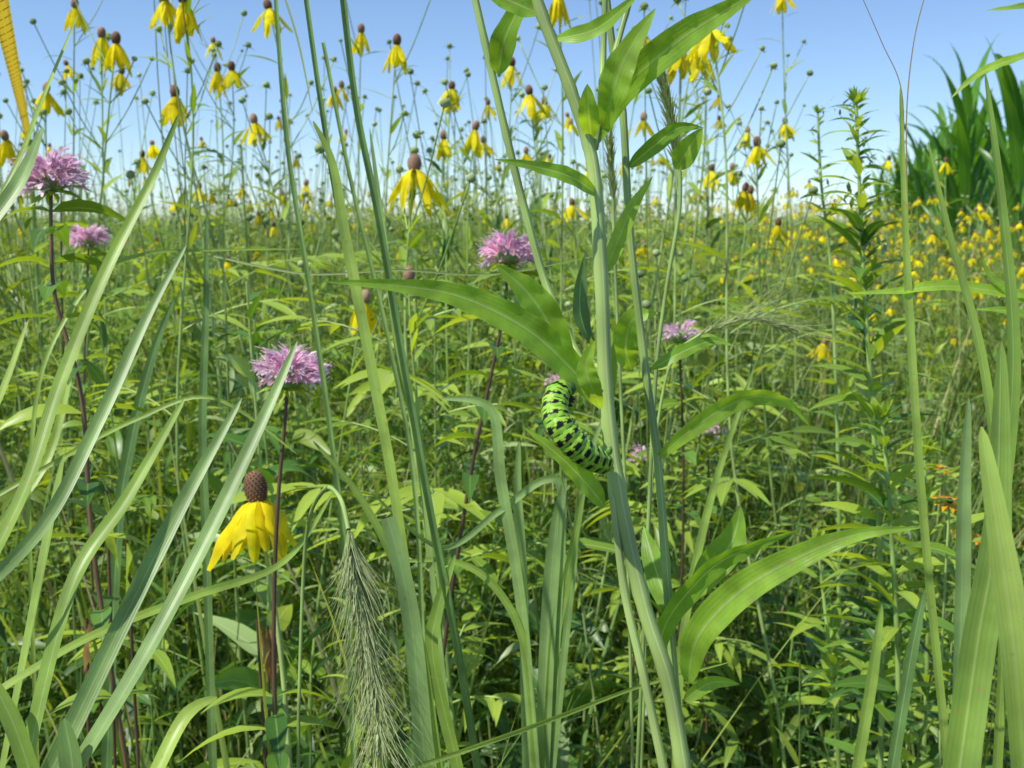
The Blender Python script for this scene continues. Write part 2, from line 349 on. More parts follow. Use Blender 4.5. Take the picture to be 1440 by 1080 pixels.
HL([(968, 960, .42), (982, 895, .41), (1040, 832, .40), (1120, 785, .39), (1205, 752, .385), (1295, 742, .38)], 48, .75, .62, .3)
HL([(925, 930, .43), (940, 870, .43), (1000, 800, .43), (1060, 768, .43), (1125, 745, .43)], 32, .2, .7, .5)
HL([(968, 850, .46), (1000, 800, .46), (1030, 760, .46), (1042, 712, .46)], 46, .3, .9)
HL([(945, 870, .44), (922, 800, .45), (905, 740, .46)], 34, .2, .8)
HL([(962, 985, .42), (1000, 960, .42), (1040, 962, .42)], 22, .6, .7)
HL([(915, 520, .44), (960, 495, .44), (1000, 480, .45), (1030, 486, .45)], 20, .2, .7)
HL([(918, 650, .44), (985, 595, .43), (1050, 560, .43), (1105, 565, .43), (1140, 600, .43)], 28, .7, .75, .9)
host = mb.make("leafy_prairie_plant", at(850, 540, D).xy.to_3d())
# ------------------------------------------------------------------ CATERPILLAR
def caterpillar():
    ctrl = [at(797, 546, .412), at(785, 554, .407), at(780, 575, .402), at(787, 600, .398), at(804, 622, .398), at(825, 640, .401), at(842, 649, .407), at(853, 651, .413)]
    pts = spl(ctrl, 34); n = len(pts); NS = 80; vs = []; cs = []; fs = []
    view = V((0, -1, .1)); SEG = 13.0; acc = [0]
    for i in range(1, n): acc.append(acc[-1]+(pts[i]-pts[i-1]).length)
    tot = acc[-1]
    for i, p in enumerate(pts):
        t = acc[i]/tot; T = (pts[min(i+1, n-1)]-pts[max(i-1, 0)]).normalized()
        A = (view-T*view.dot(T)).normalized(); B = T.cross(A)
        endr = min(1, (t/.07))**.5 if t < .07 else (min(1, (1-t)/.06))**.5
        f = (t*SEG) % 1; si = int(t*SEG)
        r = .0048*(.80+.20*math.sin(math.pi*min(1, max(0, t*.9+.1))))*max(endr, .05)*(1+.08*math.sin(math.pi*f))
        for k in range(NS):
            a = 2*math.pi*k/NS
            rr = r*(1+.025*math.sin(a*8)*math.sin(math.pi*f))
            vs.append(tuple(p+(A*math.cos(a)+B*math.sin(a))*rr))
            g = noise.noise(V((t*40, math.cos(a)*2.5, math.sin(a)*2.5)))
            green = V((.17, .42, .025)).lerp(V((.42, .66, .06)), .5+.6*g)
            blk = math.sin(a*7+si*.35)
            hw = .20+.06*g if blk > -.6 else .06
            col = green
            if abs(f-.5) < hw: col = V((.006, .007, .006))
            sp = ((a*7/(2*math.pi)+.25) % 1)-.5
            if (sp/.13)**2+((f-.42)/.08)**2 < 1: col = V((.42, .56, .05))
            if min(f, 1-f) < .05+.03*g and math.sin(a*5+si) > 0: col = V((.012, .016, .01))
            if t < .03: col = col*.4
            cs += [col.x, col.y, col.z, 1]
    for i in range(n-1):
        for k in range(NS):
            j = (k+1) % NS; fs.append((i*NS+k, i*NS+j, (i+1)*NS+j, (i+1)*NS+k))
    fs.append(tuple(range(NS))[::-1]); fs.append(tuple((n-1)*NS+k for k in range(NS)))
    def blob(c, ax, r, h, col):
        b0 = len(vs); A = ax.orthogonal().normalized(); B = ax.cross(A)
        for j in range(7):
            ph = math.pi*j/6
            for k in range(8):
                a = k*math.pi/4; q = c+(A*math.cos(a)+B*math.sin(a))*r*max(.03, math.sin(ph))-ax*math.cos(ph)*h
                vs.append(tuple(q)); cs.extend([*col, 1])
        for j in range(6):
            for k in range(8): fs.append((b0+j*8+k, b0+j*8+(k+1) % 8, b0+(j+1)*8+(k+1) % 8, b0+(j+1)*8+k))
    cen = at(870, 570, .42)
    for s in (.12, .17, .22, .42, .5, .58, .66, .93):
        i = int(s*(n-1)); p = pts[i]; T = (pts[min(i+1, n-1)]-pts[i-1]).normalized(); inn = (cen-p); inn = (inn-T*inn.dot(T)).normalized()
        for q in (-1, 1):
            sd_ = T.cross(inn)*q
            blob(p+inn*.0044+sd_*.0018, (inn+sd_*.2).normalized(), .0008 if s < .3 else .0013, .0020, (.12, .25, .04) if s > .3 else (.02, .02, .02))
    blob(pts[2]+V((.001, 0, 0)), (pts[0]-pts[6]).normalized(), .0028, .0024, (.05, .12, .03))
    me = bpy.data.meshes.new("swallowtail_caterpillar"); me.from_pydata(vs, [], fs)
    me.polygons.foreach_set("use_smooth", [True]*len(fs))
    ca = me.color_attributes.new("skin", 'FLOAT_COLOR', 'POINT'); ca.data.foreach_set("color", cs)
    m = bpy.data.materials.new("caterpillar_skin"); m.use_nodes = True; p = m.node_tree.nodes["Principled BSDF"]
    a = m.node_tree.nodes.new("ShaderNodeAttribute"); a.attribute_name = "skin"; m.node_tree.links.new(a.outputs[0], p.inputs[0])
    p.inputs["Roughness"].default_value = .45; p.inputs["Specular IOR Level"].default_value = .35
    me.materials.append(m); ob = bpy.data.objects.new("swallowtail_caterpillar", me); scene.collection.objects.link(ob)
caterpillar()
# ------------------------------------------------------------------ BERGAMOTS
bergamot(72, 248, 92, [(72, 330), (78, 420), (115, 560), (130, 760), (165, 1000)])
bergamot(125, 335, 50, [(122, 420), (118, 560), (122, 700)])
bergamot(714, 355, 76, [(710, 430), (690, 530), (665, 650), (640, 800)])
bergamot(405, 522, 96, [(400, 600), (390, 720), (385, 880), (388, 1060)], l0=.62)
bergamot(955, 468, 56, None, detail=1); bergamot(997, 603, 46, None, detail=1); bergamot(903, 640, 44, None, detail=1); bergamot(784, 535, 34, None, detail=1)
bergamot(86, 225, 40, None, detail=1)
# ------------------------------------------------------------------ CONEFLOWERS placed where they stand
coneflower(583, 238, 60, 11, 2, "cone_tan", [(575, 330), (570, 420), (575, 560), (600, 760)], spread=.46, s=1.0, Lp=.052, pw=.85)
coneflower(362, 702, 86, 15, 2, "cone_brown", [(370, 760), (383, 830), (398, 950), (406, 1060)], leaves=False, spread=.5, pw=1.1, lean=V((-.10, 0, 0)), Lp=.050, ch=1.3)
coneflower(575, 392, 64, 0, 2, "cone_tan", [(578, 470), (590, 600), (610, 760)])
coneflower(512, 425, 52, 7, 1, "cone_tan", None)
for (u, v, wp, pt) in [(247, 135, 44, 9), (65, 128, 36, 8), (143, 52, 40, 8), (163, 60, 44, 9), (232, 0, 46, 8), (258, 2, 52, 10), (378, 12, 40, 8), (306, 100, 34, 7), (326, 98, 34, 8),
                       (358, 172, 36, 8), (558, 62, 40, 9), (508, 45, 34, 7), (105, 10, 36, 8), (8, 196, 38, 8), (668, 182, 36, 6), (745, 132, 36, 8), (720, 92, 34, 8), (766, 146, 30, 7),
                       (635, 125, 32, 6), (624, 195, 34, 8), (785, -8, 44, 9), (957, 68, 46, 9), (978, 62, 44, 9), (1000, 42, 50, 10), (990, 78, 42, 8), (1065, 205, 38, 10), (1104, 174, 26, 7),
                       (1052, 186, 26, 7), (1100, -8, 30, 8), (905, 48, 28, 6), (320, 368, 24, 8), (805, 288, 28, 7), (740, 215, 26, 7), (1000, 240, 28, 8), (1030, 238, 26, 7), (1055, 272, 32, 8),
                       (1020, 380, 24, 7), (280, 265, 24, 6), (385, 318, 20, 6), (1250, 225, 20, 6), (1330, 228, 20, 6), (470, 130, 26, 7), (300, 60, 24, 6), (200, 220, 26, 7), (430, 260, 24, 7)]:
    coneflower(u, v, wp, pt, 1, R.choice(["cone_brown", "cone_brown", "cone_tan"]), spread=R.uniform(.25, .7))
# ------------------------------------------------------------------ GRASSES in the foreground
def grass_obj(name, items):
    g = MB()
    for it in items: hblade(g, *it[:2], **(it[2] if len(it) > 2 else {}))
    return g.make(name, None)
gb = dict(mat="grass_blue", root=True)
grass_obj("bluestem_grass", [
    ([(478, -30, .6), (500, 150, .6), (530, 300, .6), (568, 520, .6), (608, 740, .6), (640, 900, .6), (672, 1090, .6)], 12, dict(gb, prof="const", tint=.2, fold=.9)),
    ([(388, -20, .65), (405, 200, .65), (436, 400, .65), (468, 620, .65), (488, 800, .65), (500, 1090, .65)], 9, dict(gb, prof="const", tint=.5, fold=.9)),
    ([(428, -20, .62), (452, 150, .62), (482, 330, .62), (535, 600, .62), (565, 780, .62), (590, 1090, .62)], 9, dict(gb, prof="const", tint=.4, fold=.9)),
    ([(440, 170, .6), (468, 230, .6), (486, 330, .6), (520, 500, .6), (560, 720, .6), (610, 1090, .6)], 16, dict(root=True, tint=.9, roll=.8)),
    ([(455, 60, .7), (495, 260, .7), (545, 470, .7), (585, 700, .7), (600, 1090, .7)], 7, dict(gb, prof="const", tint=.9, fold=.9)),
    ([(520, 180, .7), (540, 330, .7), (565, 520, .7), (590, 640, .7), (640, 1090, .7)], 12, dict(gb, tint=.9, roll=1)),
    ([(290, 300, .9), (290, 430, .9), (285, 600, .9), (290, 760, .9), (300, 1090, .9)], 12, dict(gb, tint=.3)),
    ([(245, 420, .9), (215, 500, .9), (185, 620, .9), (165, 760, .9), (150, 1090, .9)], 16, dict(gb, tint=.0)),
])
grass_obj("wild_rye_grass", [
    ([(252, 160, .5), (215, 250, .5), (150, 380, .48), (85, 540, .46), (35, 690, .44), (-60, 880, .42)], 20, dict(tint=.6, root=True, roll=.6)),
    ([(262, 345, .6), (210, 440, .58), (140, 590, .55), (60, 740, .52), (-60, 860, .5)], 18, dict(mat="grass_blue", tint=.7, root=True, roll=-.6)),
    ([(418, 480, .6), (370, 590, .58), (290, 760, .55), (200, 930, .52), (90, 1110, .5)], 24, dict(mat="grass_blue", tint=.9, root=True, roll=.7)),
    ([(340, 560, .6), (250, 720, .57), (170, 880, .54), (60, 1110, .5)], 26, dict(mat="grass_blue", tint=.6, root=True, roll=-.5)),
    ([(470, 690, .7), (400, 790, .65), (270, 840, .6), (120, 900, .56), (-60, 1010, .52)], 14, dict(tint=.6, root=True, roll=.8)),
    ([(260, 560, .6), (180, 700, .56), (100, 830, .53), (30, 1110, .5)], 24, dict(tint=.4, root=True, roll=.7)),
    ([(110, 20, .7), (60, 140, .66), (20, 240, .62), (-60, 380, .6)], 8, dict(tint=.7, root=True)),
    ([(60, 180, .6), (25, 260, .57), (-60, 370, .55)], 22, dict(mat="grass_blue", tint=.7, root=True)),
    ([(130, 420, .8), (100, 520, .78), (60, 660, .75), (-60, 800, .7)], 12, dict(tint=.8, root=True)),
    ([(90, 640, .6), (60, 800, .58), (0, 1110, .55)], 20, dict(tint=.7, root=True, roll=.9)),
    ([(305, 980, .6), (260, 1010, .58), (210, 1110, .56)], 22, dict(tint=1, root=True)),
    ([(420, 640, .7), (300, 560, .7), (190, 590, .7), (60, 660, .7), (-60, 730, .68)], 7, dict(tint=.6, root=True)),
    ([(90, 1010, .5), (100, 1060, .5), (105, 1110, .5)], 34, dict(mat="grass_blue", tint=.5, root=True)),
    ([(40, 450, .7), (0, 560, .68), (-60, 680, .66)], 12, dict(tint=1, root=True)),
    ([(-20, 940, .5), (20, 1020, .5), (50, 1110, .5)], 26, dict(tint=.6, root=True)),
    ([(430, 350, .8), (300, 352, .78), (200, 358, .76), (130, 395, .75), (60, 520, .72), (40, 700, .7)], 6, dict(tint=.6, root=True)),
    ([(880, 350, .8), (700, 385, .78), (560, 380, .76), (430, 385, .75), (300, 360, .75)], 3, dict(mat="rye_awn", tint=.2)),
    ([(440, 160, .8), (420, 60, .8), (395, -20, .8)], 3, dict(mat="rye_awn", tint=.2)),
])
grass_obj("prairie_grass_clump", [
    ([(545, 728, .5), (565, 800, .5), (582, 900, .5), (600, 1100, .5)], 28, dict(mat="grass_blue", tint=.9, root=True, prof="const")),
    ([(620, 560, .7), (690, 575, .7), (706, 680, .7), (735, 860, .7), (755, 1100, .7)], 17, dict(mat="grass_blue", tint=.9, root=True, roll=.6)),
    ([(795, 672, .7), (780, 760, .7), (770, 900, .7), (762, 1100, .7)], 22, dict(mat="grass_blue", tint=.8, root=True, roll=.5)),
    ([(820, 690, .7), (800, 800, .7), (780, 900, .7), (768, 1100, .7)], 16, dict(tint=.4, root=True)),
    ([(520, 690, .65), (620, 770, .68), (700, 720, .7), (765, 675, .7), (790, 700, .7), (785, 860, .7), (770, 1100, .7)], 11, dict(mat="grass_blue", tint=.95, root=True)),
    ([(730, 620, .75), (728, 700, .75), (735, 820, .75), (742, 1100, .75)], 14, dict(mat="grass_blue", tint=.9, root=True)),
    ([(560, 790, .7), (640, 790, .7), (700, 830, .7), (740, 920, .7), (755, 1100, .7)], 11, dict(tint=.6, root=True)),
    ([(860, 560, .8), (830, 640, .8), (815, 720, .8), (800, 860, .8), (775, 1100, .8)], 11, dict(mat="grass_blue", tint=.5, root=True)),
    ([(440, 620, .6), (500, 690, .6), (555, 790, .6), (590, 900, .6), (620, 1100, .6)], 12, dict(tint=.5, root=True)),
    ([(640, 780, .6), (615, 860, .6), (610, 930, .6), (650, 1100, .6)], 20, dict(tint=.4, root=True, roll=.9)),
    ([(1030, 930, .55), (900, 965, .55), (780, 1010, .53), (640, 1060, .5), (520, 1100, .5)], 7, dict(tint=.8, root=True)),
    ([(1060, 520, .9), (1000, 700, .9), (960, 900, .9), (950, 1100, .9)], 12, dict(tint=.6, root=True)),
])
grass_obj("tall_grass", [
    ([(1266, 120, .5), (1272, 300, .5), (1282, 500, .5), (1300, 750, .5), (1335, 1100, .5)], 12, dict(tint=.8, root=True)),
    ([(1205, -20, .6), (1240, 60, .6), (1268, 130, .6), (1270, 250, .6)], 2, dict(mat="grass_dry", tint=.1, prof="const")),
    ([(1302, -10, .6), (1285, 60, .6), (1275, 160, .6), (1276, 300, .6)], 2, dict(mat="grass_dry", tint=.1, prof="const")),
    ([(1305, 200, .42), (1335, 330, .42), (1380, 500, .42), (1405, 700, .42), (1410, 900, .42), (1400, 1110, .42)], 14, dict(tint=.6, root=True)),
    ([(1385, 100, .42), (1410, 300, .42), (1425, 500, .42), (1410, 700, .42), (1385, 900, .41), (1365, 1110, .4)], 20, dict(tint=.3, root=True)),
    ([(1408, 480, .40), (1400, 740, .38), (1375, 900, .37), (1345, 1110, .36)], 48, dict(tint=.3, root=True, roll=.5)),
    ([(1380, 600, .36), (1408, 780, .35), (1428, 930, .34), (1442, 1110, .34)], 46, dict(tint=1, root=True, roll=-.3)),
    ([(1362, 560, .6), (1355, 700, .6), (1352, 860, .6), (1345, 1110, .6)], 22, dict(mat="grass_blue", tint=.9, root=True)),
    ([(1300, 830, .7), (1280, 930, .7), (1250, 1110, .7)], 16, dict(mat="grass_blue", tint=.1, root=True)),
    ([(1240, 850, .8), (1225, 960, .8), (1200, 1110, .8)], 16, dict(tint=.6, root=True)),
])
mb = MB()
HLs = [([(1470, 70, .34), (1420, 85, .34), (1375, 105, .34), (1335, 140, .34)], 15, .8), ([(1480, 0, .34), (1430, 10, .34), (1385, 15, .34)], 10, .9),
       ([(1500, 420, .5), (1420, 412, .5), (1330, 402, .5), (1260, 410, .5), (1185, 413, .5)], 18, .9), ([(1500, 470, .5), (1430, 440, .5), (1370, 435, .5)], 14, .4),
       ([(1470, 440, .5), (1420, 410, .5), (1390, 385, .5), (1380, 360, .5)], 14, .9)]
stem(mb, [(1500, -60, .42), (1505, 300, .42), (1500, 700, .42), (1490, 1100, .42)], 7, 9)
for p, wd, t in HLs: HL(p, wd, t, .8, .4)
mb.make("leafy_prairie_plant", at(1500, 700, .42).xy.to_3d())
def ryehead(path, wpx, n=150, awn=.035, stempath=None, tint0=.3):
    g = MB(); pts = hpts(path, 10); m = len(pts)
    g.tube(pts, [.0008]*m, "rye_awn", .3, 4)
    if stempath: sp = rootext(hpts(stempath, 6)); g.tube(sp, [.0011]*len(sp), "stem_green", .3, 6)
    for i in range(n):
        t = i/n; k = t*(m-1); a = int(k); p = pts[a].lerp(pts[min(a+1, m-1)], k-a); T = (pts[min(a+1, m-1)]-pts[max(a-1, 0)]).normalized()
        o = rv(1); o = (o-T*o.dot(T)).normalized(); L = .008
        dd = (T+o*.42).normalized(); e = p+dd*L
        tt = min(1, max(0, tint0+R.uniform(-.4, .5)))
        g.strip([p, p.lerp(e, .4), e], [.0008, .0019, .0006], o, "rye_awn", tt*.7, .5)
        q = e.copy(); ap = [q.copy()]; AL = awn*R.uniform(.4, 1.25); cv = R.uniform(-.04, .16)
        for j in range(5):
            dd = (dd+o*cv*wpx+rv(.17)).normalized(); q = q+dd*AL/5; ap.append(q.copy())
        g.tube(ap, [.00020, .00018, .00015, .00012, .00009, .00004], "rye_awn", tt, 3, False)
    return g.make("canada_wild_rye", None)
ryehead([(490, 745, .5), (497, 800, .5), (510, 870, .5), (522, 940, .5), (535, 1040, .49)], 1.0, 420, .032, [(490, 745, .5), (478, 700, .52), (455, 690, .56), (430, 760, .6), (420, 1000, .6)], .5)
ryehead([(956, 240, .6), (950, 210, .6), (942, 160, .6), (930, 105, .6)], .1, 220, .006, [(956, 240, .6), (955, 300, .6), (935, 420, .6), (920, 560, .6), (905, 900, .6)], .0)
ryehead([(985, 470, .8), (1030, 452, .8), (1070, 448, .8), (1110, 462, .8)], .8, 110, .04, [(985, 470, .8), (940, 520, .8), (915, 700, .8), (905, 1000, .8)], .3)
ryehead([(862, 280, .7), (860, 240, .7), (856, 195, .7)], .1, 90, .006, [(862, 280, .7), (866, 400, .7), (880, 700, .7)], .0)
def goldenrod(path, n, L0, name="goldenrod_plant", top=True):
    g = MB(); pts = rootext(spl([at(*p) for p in path], 10)); m = len(pts)
    g.tube(pts, [.0014+.0015*i/m for i in range(m)], "stem_green", .3, 7)
    for i in range(n):
        k = (i/n)**.9*(m-2); a = int(k); p = pts[a].lerp(pts[a+1], k-a); an = i*2.4+R.random()*.5
        L = L0*(.45+.75*min(1, i/n*3))*R.uniform(.75, 1.2)
        leaf(g, p, hdir(an, R.uniform(.3, .9)), L, L*.2, R.uniform(.4, 1), R.choice(["leaf_green", "leaf_green", "leaf_dark"]))
        if top and i < n*.35 and i % 3 == 0:
            e = p+hdir(an, .8)*R.uniform(.015, .035)
            for q in range(6): leaf(g, p.lerp(e, q/6), hdir(R.random()*6.3, .8), L*.35, L*.09, .3, "bud_green" if q > 3 else "leaf_green", segs=3)
    for q in range(16): leaf(g, pts[0], hdir(R.random()*6.3, R.uniform(.6, 1.4)), L0*.35, L0*.1, .2, "leaf_green", segs=3)
    return g.make(name, None)
goldenrod([(1204, 148, .95), (1208, 250, .95), (1215, 400, .95), (1228, 600, .95), (1238, 800, .95), (1240, 1000, .95)], 150, .05)
goldenrod([(1150, 160, 1.3), (1155, 260, 1.3), (1170, 400, 1.3), (1180, 700, 1.3)], 60, .035)
goldenrod([(1240, 590, .9), (1250, 700, .9), (1262, 900, .9)], 60, .06, top=False)
goldenrod([(1300, 640, 1.1), (1305, 800, 1.1), (1302, 1000, 1.1)], 60, .06, top=False)
goldenrod([(1150, 770, 1.1), (1165, 900, 1.1), (1175, 1000, 1.1)], 50, .06, top=False)
for (u, v, wp) in [(1335, 706, 44), (1350, 748, 30), (1378, 758, 28), (1325, 660, 24)]:
    d = .05*F/wp*.5; P = at(u, v, d); g = MB(); B = down(P, .05); pts = spl([P, P.lerp(B, .3)+rv(.01), B], 6)
    g.tube(pts, [.0011]*len(pts), "stem_green", sides=5)
    ax = V((.1, -.4, 1)).normalized(); A = ax.orthogonal().normalized(); Bv = ax.cross(A)
    g.ball(P+ax*.0015, ax, .003, .0045, "cone_brown", tint=.0)
    for i in range(10):
        a = i*.628; leaf(g, P+(A*math.cos(a)+Bv*math.sin(a))*.002, A*math.cos(a)+Bv*math.sin(a)+rv(.1), .0125, .0048, .25, "petal_orange", p=1.1, segs=5)
    for k in range(7): leaf(g, pts[int((.15+.8*k/7)*len(pts))], hdir(k*2.4, .6), .05, .010, .5)
    g.make("black_eyed_susan", None)
for (u, v, d, L) in [(362, 870, .85, .055), (376, 880, .86, .05), (178, 760, .8, .05), (122, 870, .7, .035), (150, 690, .8, .06)]:
    g = MB(); P = at(u, v, d); leaf(g, P, V((R.uniform(-.3, .3), -.2, -1)), L, L*.22, .5, "dead_leaf" if u != 178 and u != 150 else "leaf_green", .7, 9, .6, 5, .8, .5)
    B = down(P, .02); g.tube([P, P.lerp(B, .5)+rv(.01), B], [.0013]*3, "stem_purple", .5, 5); g.make("withered_leaf", None)
# ------------------------------------------------------------------ yellow tape
def tape():
    a = at(-14, -60, .62); b = at(41, 196, 2.3); n = 30; g = MB()
    pts = [a.lerp(b, (i/n)) for i in range(n+1)]
    m = bpy.data.materials.new("tape_yellow"); m.use_nodes = True; N = m.node_tree.nodes; L = m.node_tree.links; p = N["Principled BSDF"]
    at_ = N.new("ShaderNodeAttribute"); at_.attribute_name = "tint"; s = N.new("ShaderNodeSeparateColor"); L.new(at_.outputs[0], s.inputs[0])
    def ticks(freq, lo, edge):
        mu = N.new("ShaderNodeMath"); mu.operation = 'MULTIPLY'; L.new(s.outputs[1], mu.inputs[0]); mu.inputs[1].default_value = freq
        fr = N.new("ShaderNodeMath"); fr.operation = 'FRACT'; L.new(mu.outputs[0], fr.inputs[0])
        lt = N.new("ShaderNodeMath"); lt.operation = 'LESS_THAN'; L.new(fr.outputs[0], lt.inputs[0]); lt.inputs[1].default_value = lo
        gt = N.new("ShaderNodeMath"); gt.operation = 'GREATER_THAN'; L.new(s.outputs[2], gt.inputs[0]); gt.inputs[1].default_value = edge
        an = N.new("ShaderNodeMath"); an.operation = 'MULTIPLY'; L.new(lt.outputs[0], an.inputs[0]); L.new(gt.outputs[0], an.inputs[1]); return an
    t1 = ticks(340, .25, .6); t2 = ticks(50, .12, .1)
    mxx = N.new("ShaderNodeMath"); mxx.operation = 'MAXIMUM'; L.new(t1.outputs[0], mxx.inputs[0]); L.new(t2.outputs[0], mxx.inputs[1])
    c = N.new("ShaderNodeMix"); c.data_type = 'RGBA'; L.new(mxx.outputs[0], c.inputs[0]); c.inputs[6].default_value = (.9, .60, .03, 1); c.inputs[7].default_value = (.08, .05, .01, 1)
    L.new(c.outputs[2], p.inputs[0]); p.inputs["Roughness"].default_value = .4
    tr = N.new("ShaderNodeBsdfTranslucent"); L.new(c.outputs[2], tr.inputs[0]); ms = N.new("ShaderNodeMixShader"); ms.inputs[0].default_value = .3
    L.new(p.outputs[0], ms.inputs[1]); L.new(tr.outputs[0], ms.inputs[2]); L.new(ms.outputs[0], N["Material Output"].inputs[0])
    reg(m); g.strip(pts, [.0135]*len(pts), V((-.35, -.6, .9)), "tape_yellow", .5, .05, 0, 5)
    e = pts[-1]; g.tube([e, V((e.x, e.y, .6)), V((e.x, e.y, 0))], [.006]*3, "stem_green", .2, 8)
    g.make("measuring_tape", None)
tape()
# ------------------------------------------------------------------ MEADOW prototypes
def NB(): g = MB(); g.nocap = True; return g
def proto_forb(H=1.0, wr=.15, n=44, k0=1.0):
    g = NB(); b = V((0, 0, 0)); t = V((R.uniform(-.08, .08), R.uniform(-.08, .08), H)); pts = spl([b, b.lerp(t, .5)+rv(.03), t], 5); m = len(pts)
    g.tube(pts, [(.0028-.0018*i/m) for i in range(m)], "stem_green", None, 5)
    dk = R.choice([.2, .4, .75]); base = R.choice(["leaf_green", "leaf_green", "leaf_green", "leaf_pale"]); e0 = R.uniform(.1, .6)
    for i in range(n):
        k = (.12+.88*i/n)*(m-1.01); a = int(k); p = pts[a].lerp(pts[a+1], k-a); an = i*2.4+R.random()*.6
        L = R.uniform(.05, .115)*(1 if i < n*.75 else .6)*k0
        leaf(g, p, hdir(an, R.uniform(e0, e0+.8)), L, L*wr*R.uniform(.85, 1.15), R.uniform(.3, 1.5), "leaf_dark" if R.random() < dk else base)
    return g.arrays()
def proto_pinn(H=.95, n=15):
    g = NB(); pts = spl([V((0, 0, 0)), V((R.uniform(-.04, .04), .02, H*.5)), V((R.uniform(-.08, .08), 0, H))], 6); m = len(pts)
    g.tube(pts, [.0028-.0016*i/m for i in range(m)], "stem_green", None, 5)
    for i in range(n):
        p = pts[int((.08+.9*i/n)*(m-1))]; pinnate(g, p, hdir(i*2.4, R.uniform(.3, .9)), R.uniform(.12, .24)*(1 if i < 10 else .7), R.choice(["leaf_green", "leaf_pale", "leaf_dark"]))
    return g.arrays()
def proto_grass(n=22, H=.9, seg=8):
    g = NB(); blue = R.random() < .4
    for i in range(n):
        a = R.random()*6.28; b = hdir(a, 0)*R.uniform(0, .05); L = H*R.uniform(.55, 1.2); d = hdir(a+R.uniform(-.6, .6), R.uniform(1.1, 1.52)); q = b.copy(); pts = [q.copy()]; dr = R.uniform(.02, .16)
        for k in range(seg): d = (d+V((0, 0, -dr*k*9/seg/6))+hdir(a, 0)*.02).normalized(); q = q+d*L/seg; pts.append(q.copy())
        W = R.uniform(.0035, .009)
        g.strip(pts, [W*min(1, .7+.6*k/seg)*min(1, .08+2.2*(1-k/seg)) for k in range(seg+1)], hdir(a, .3)+rv(.4), "grass_dry" if R.random() < .08 else ("grass_mass_dark" if blue else "grass_mass"), None, .4, R.uniform(-1.2, 1.2))
    return g.arrays()
def proto_cone(H=1.4, nf=3, nb=4, nl=12, up=5, spr=.18):
    g = NB(); fork = V((R.uniform(-.06, .06), R.uniform(-.06, .06), H*.66)); pts = spl([V((0, 0, 0)), fork*.5+rv(.02), fork], 6); m = len(pts)
    g.tube(pts, [.0026-.001*i/m for i in range(m)], "stem_green", None, 5)
    for i in range(nl): pinnate(g, pts[int((.15+.85*i/nl)*(m-1))], hdir(i*2.4, .6), R.uniform(.1, .2))
    kinds = [1]*nf+[0]*nb; R.shuffle(kinds)
    for j, kd in enumerate(kinds):
        s = pts[-1-R.randint(0, 5)]; a = R.random()*6.28; e = fork+hdir(a, 0)*R.uniform(.02, spr)+V((0, 0, H*R.uniform(.08, .34)))
        bp = spl([s, s.lerp(e, .4)+hdir(a, 0)*.03, e], 4); g.tube(bp, [.0014-.0006*i/len(bp) for i in range(len(bp))], "stem_green", None, 4)
        leaf(g, s, hdir(a, .9), R.uniform(.07, .12), .013, .6)
        for q in range(up): leaf(g, bp[min(len(bp)-2, 1+q)], hdir(a+q*2.2, R.uniform(.5, 1.1)), R.uniform(.04, .085)*(1-.1*q), .009, .5)
        ax = (bp[-1]-bp[-3]).normalized()+rv(.2)
        if kd: conehead(g, e, ax, R.uniform(.8, 1.05), R.randint(5, 11), 1, R.choice(["cone_brown", "cone_tan"]), spread=R.uniform(.25, .8))
        else: budhead(g, e, ax, R.uniform(.7, 1.1))
    return g.arrays()
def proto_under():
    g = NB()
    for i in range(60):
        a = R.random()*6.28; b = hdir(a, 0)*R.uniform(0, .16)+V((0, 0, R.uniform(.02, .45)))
        leaf(g, b, hdir(R.random()*6.28, R.uniform(0, 1)), R.uniform(.06, .13), R.uniform(.01, .02), 1.0, "leaf_dark" if R.random() < .85 else "leaf_green", segs=4)  # mostly dark leaves: shade low between the stems put into the colour
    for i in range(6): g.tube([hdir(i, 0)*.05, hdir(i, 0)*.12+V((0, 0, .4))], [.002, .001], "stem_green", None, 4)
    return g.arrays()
forbs = [proto_forb(1.0, wr, nn, kk) for wr, nn, kk in [(.24, 36, 1.15), (.14, 46, 1.0), (.10, 60, .95), (.22, 40, .8), (.12, 44, 1.3), (.16, 50, .75), (.2, 34, 1.1), (.13, 46, 1.1), (.09, 70, .8), (.26, 30, 1.0)]]+[proto_pinn() for _ in range(3)]
bigforbs = [proto_forb(.9, .2, 32, 1.5) for _ in range(4)]
grasses = [proto_grass() for _ in range(8)]
cones = [proto_cone(1.4, R.randint(1, 3), R.randint(2, 6)) for _ in range(8)]
budcones = [proto_cone(1.4, R.choice([0, 0, 0, 1]), R.randint(5, 9)) for _ in range(7)]
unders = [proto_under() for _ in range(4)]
LOD.update(seg=3, across=2, sides=3)
fforbs = [proto_forb(1.0, .14+.04*(i % 3), 30, 1.2) for i in range(7)]+[proto_pinn(.95, 8) for _ in range(2)]
fgrass = [proto_grass(14, .95, 5) for _ in range(4)]
fcones = [proto_cone(1.4, R.randint(2, 4), R.randint(2, 4), 4, 1) for _ in range(6)]
mcones = [proto_cone(1.4, R.randint(4, 7), R.randint(1, 3), 7, 1, .24) for _ in range(6)]
LOD.update(seg=None, across=None, sides=None)
def gz(x, y):
    t = min(1, max(0, (y-3)/14)); return .30*t*t*(3-2*t)
def wedge(d0, d1, n, lo=-.68, hi=.68):
    for _ in range(n):
        d = math.sqrt(R.uniform(d0*d0, d1*d1)); t = R.uniform(lo, hi); yield t*d, d, t
